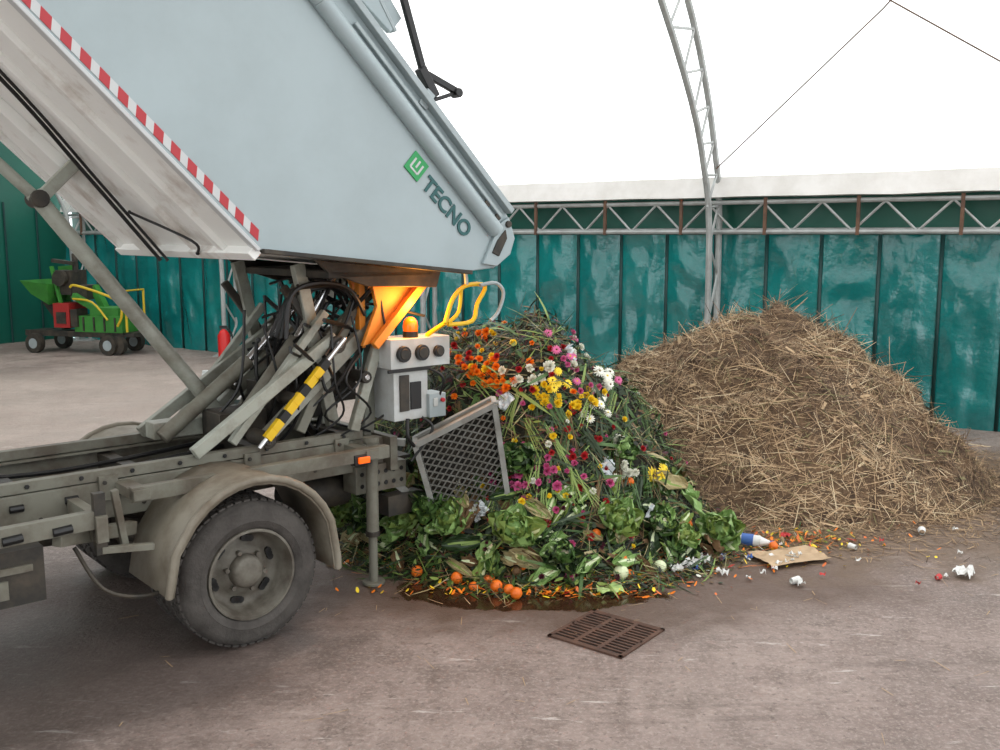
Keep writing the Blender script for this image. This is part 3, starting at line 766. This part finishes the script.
for _ in range(2600):
    u=rnd.uniform(0,1);x=-1.0+u*3.2+rnd.gauss(0,.1)
    yb=5.92-.52*math.exp(-((x-.45)/.75)**2)+max(0,(x-1.1))*.33
    y=yb+rnd.gauss(-.03,.13)
    if y<5.14: continue
    hz=max(0,h_org(x,y));t2=rnd.uniform(0,6.28);d=V((math.cos(t2),math.sin(t2),rnd.uniform(0,.3))).normalized()
    big=rnd.random()<.4
    ribbon(g,V((x,y,hz+.006)),d,V((0,0,1)),rnd.uniform(.02,.06) if big else rnd.uniform(.04,.14),rnd.uniform(.012,.03) if big else rnd.uniform(.003,.007),rnd.choices([0,1,2,3,6,7,8,15,17,18,10],[12,12,8,16,7,6,2,7,18,10,2])[0],rnd.uniform(-.3,.4),2,(.6,1,.5))
for _ in range(420):
    if rnd.random()<.55: x=rnd.gauss(.2,.42);y=5.2+abs(rnd.gauss(.08,.12))
    else: x=rnd.gauss(1.95,.4);y=rnd.gauss(6.2,.28)
    ribbon(g,V((x,y,max(.008,h_org(x,y)+.01))),rdir(V((0,0,1)),.4),V((0,0,1)),rnd.uniform(.015,.04),rnd.uniform(.010,.022),rnd.choice([6,7,15,6]),.5,2,(.5,1,.5))
g.obj('organic_waste_pile',OM,smooth=False)
# ================================================================= DRAIN
m_iron=mat('rusty_iron',(98,70,56),.7,.2,(60,44,38),14,.7)
m_hole=mat('drain_hole',(10,9,8),.9)
g=MB();L=.41
g.box((0,0,.002),(L,L,.003),1)
for s in(-1,1):
    g.box((s*L/2,0,.005),(.02,L+.02,.010),0);g.box((0,s*L/2,.005),(L+.02,.02,.010),0)
for k in(-1,1): g.box((k*L/6,0,.005),(.022,L,.009),0)
g.box((0,0,.005),(L,.02,.010),0)
for i in range(13):
    g.box((0,-L/2+(i+.5)*L/13,.005),(L,.013,.008),0)
g.obj('drain_grate',[m_iron,m_hole],loc=(.54,4.69,0),rot=(0,0,math.radians(-38)))
# ================================================================= LITTER
m_card=mat('cardboard',(190,164,132),.8,0,(150,124,96),8,.5)
m_pap=mat('paper_white',(222,222,218),.6);m_blue=mat('label_blue',(60,100,170),.5);m_pred=mat('plastic_red',(190,50,50),.5)
g=MB()
def sheet(cx,cy,lx,ly,rot,m,z=.012,crum=.02,n=6):
    vs=[]
    for i in range(n+1):
        for j in range(n+1):
            a=(i/n-.5)*lx;b=(j/n-.5)*ly
            vs.append((cx+a*math.cos(rot)-b*math.sin(rot),cy+a*math.sin(rot)+b*math.cos(rot),z+crum*(.5+.5*noise.noise(V((cx*9+i*.9,cy*5+j*.9,3)))*2)))
    vs=[(x,y,max(.004,zz)) for x,y,zz in vs]
    g.add(vs,[(i*(n+1)+j,(i+1)*(n+1)+j,(i+1)*(n+1)+j+1,i*(n+1)+j+1) for i in range(n) for j in range(n)],m)
sheet(1.80,5.82,.44,.26,.35,0,.02,.02)
g.obj('cardboard_sheet',[m_card],smooth=False)
g=MB()
def cup(x,y,ang,m,r=.028,L=.07):
    p=V((x,y,r));q=p+V((math.cos(ang),math.sin(ang),0))*L
    g.cyl(p,q,r*.72,m,12,r2=r,caps=False)
sheet(2.74,5.52,.13,.10,.9,1,.01,.06);sheet(1.72,5.35,.05,.04,.3,1,.01,.04)
sheet(1.42,6.02,.14,.08,.5,1,.02,.06);sheet(1.25,5.72,.10,.07,1.2,1,.02,.05);sheet(1.05,5.55,.07,.05,.2,1,.02,.05);sheet(.62,5.24,.15,.08,.1,4,.01,.04);sheet(1.15,5.62,.12,.06,.5,1,.02,.06)
sheet(2.55,6.9,.10,.08,.1,1,.03,.06);sheet(1.9,6.25,.08,.05,.8,3,.01,.03);sheet(2.35,6.75,.10,.05,.6,1,.03,.05)
cup(1.68,5.38,.4,1,.024,.055);cup(2.83,6.30,1.2,1,.026,.06);cup(2.55,5.45,.7,3,.018,.035);cup(2.28,6.0,2.2,1,.02,.05)
for x,y in((2.62,5.48),(2.2,5.75),(1.64,5.6),(3.3,6.0),(2.5,6.15),(1.9,5.5),(3.1,6.4),(2.9,5.9),(2.4,5.35),(3.5,6.5),(1.45,5.45)): sheet(x,y,.03,.025,x*3,rnd.choice([1,3,1]),.01,.03,3)
for _ in range(50):
    x=rnd.uniform(.9,1.9);y=rnd.gauss(5.85,.18);sheet(x,y,rnd.uniform(.02,.05),rnd.uniform(.02,.035),rnd.uniform(0,3),rnd.choice([1,1,1,2,0,0]),.01,.04,3)
for _ in range(160):
    x=rnd.uniform(-2.0,3.6);y=rnd.uniform(3.6,6.0)
    if rnd.random()<.5 and y<4.8: continue
    t2=rnd.uniform(0,6.28);ribbon(g,V((x,y,.005)),V((math.cos(t2),math.sin(t2),0)),V((0,0,1)),rnd.uniform(.02,.12),rnd.uniform(.002,.005),5,rnd.uniform(0,.1),2,(1,1,.6))
g.obj('scattered_litter',[m_card,m_pap,m_blue,m_pred,mat('lettuce_scrap',(170,196,120),.5),SW[0]],smooth=False)
g=MB()
g.cyl((1.52,6.12,.045),(1.68,6.06,.04),.038,0,14);g.cyl((1.57,6.10,.045),(1.64,6.075,.043),.040,1,14);g.cyl((1.68,6.06,.04),(1.74,6.04,.038),.035,0,12,r2=.012);g.cyl((1.74,6.04,.038),(1.76,6.033,.038),.014,1,10)
g.obj('plastic_bottle',[m_pap,m_blue])
# ================================================================= BACKGROUND MACHINE
m_mg=mat('machine_green',(60,136,52),.5,0,(40,96,40),5,.5);m_mr=mat('machine_red',(160,40,38),.5);m_my=mat('machine_yellow',(206,176,40),.5)
m_ext=mat('extinguisher_red',(205,28,26),.35)
C_=empty('wood_chipper',(-7.1,16.7,0),math.radians(-15));C_.scale=(.93,.93,.98)
g=MB()
g.box((0,0,.34),(2.3,.5,.07),2);g.box((-.1,-.26,.34),(2.1,.04,.10),2)
for x in(-.86,.72):
    for y in(-.38,.38): g.cyl((x,y-.06,.17),(x,y+.06,.17),.17,2,18);g.cyl((x,y-.065,.17),(x,y-.06,.17),.09,4,14)
g.cyl((.86,-.38,.17),(.86,-.26,.17),.16,2,16)
g.box((.45,0,.52),(1.0,.6,.28),0);g.box((.55,0,.72),(.6,.5,.16),0)
for i in range(4): g.box((.15+i*.22,-.31,.52),(.03,.02,.24),2)
g.box((-.28,-.1,.66),(.34,.5,.42),1);g.box((-.28,-.36,.62),(.2,.02,.2),2);g.box((-.02,-.2,.62),(.14,.3,.3),2)
g.box((-.38,.05,1.22),(.40,.45,.42),2);g.cyl((-.2,.0,1.4),(-.2,.0,1.72),.05,2,10);g.cyl((-.35,-.2,1.3),(-.35,-.28,1.3),.14,2,16)
g.box((-.05,.05,1.05),(.35,.4,.25),2);g.beam((-.15,-.1,1.55),(-.6,-.1,1.6),.08,.06,2)
hp=[(-.95,-.3,1.02),(-.58,-.3,.84),(-.58,.3,.84),(-.95,.3,1.02),(-1.05,-.45,1.26),(-.5,-.40,1.20),(-.5,.40,1.20),(-1.05,.45,1.26)]
g.add(hp,[(0,1,2,3),(0,4,5,1),(1,5,6,2),(2,6,7,3),(3,7,4,0)],0)
g.beam((-.8,0,.92),(-.4,0,.45),.2,.2,2);g.beam((-.55,-.2,1.5),(-.3,-.2,.5),.06,.05,0);g.beam((-.55,.2,1.5),(-.5,.2,.9),.3,.1,0)
g.beam((-.1,-.2,1.0),(.5,-.2,.7),.12,.10,0);g.beam((.1,.1,1.15),(.4,.1,.6),.14,.12,0)
g.tube([(-.05,-.36,1.15),(.1,-.36,1.18),(.9,-.36,.95),(1.0,-.36,.7),(.9,-.36,.5)],.022,3,8,smooth=4)
g.tube([(-.05,-.3,.95),(.4,-.36,.9),(.7,-.36,.6)],.018,3,8,smooth=4)
g.tube([(1.0,.3,.4),(1.0,.3,1.1),(1.05,-.3,1.1),(1.05,-.3,.4)],.022,3,8)
g.obj('body',[m_mg,m_mr,m_dark,m_my,m_trim],C_)
E_=empty('fire_extinguisher',(-4.45,15.6,0))
g=MB();g.rev([(0,0),(.10,0),(.10,.40),(.06,.47),(.025,.50),(0,.50)],(0,0,0),0,16,'z');g.box((.0,0,.53),(.12,.04,.05),1);g.tube([(.03,0,.52),(.13,0,.42),(.12,0,.15)],.012,1,6,smooth=4)
g.obj('cylinder_body',[m_ext,m_black],E_)
g=MB()
for i in range(4): g.box((0,0,.05+i*.11),(.9,.5,.045),0)
for x in(-.41,0,.41):
    for y in(-.22,.22): g.box((x,y,.215),(.07,.05,.43),0)
g.obj('plastic_crate',[m_box],loc=(-3.0,11.2,0),rot=(0,0,.3),bevel=.01)
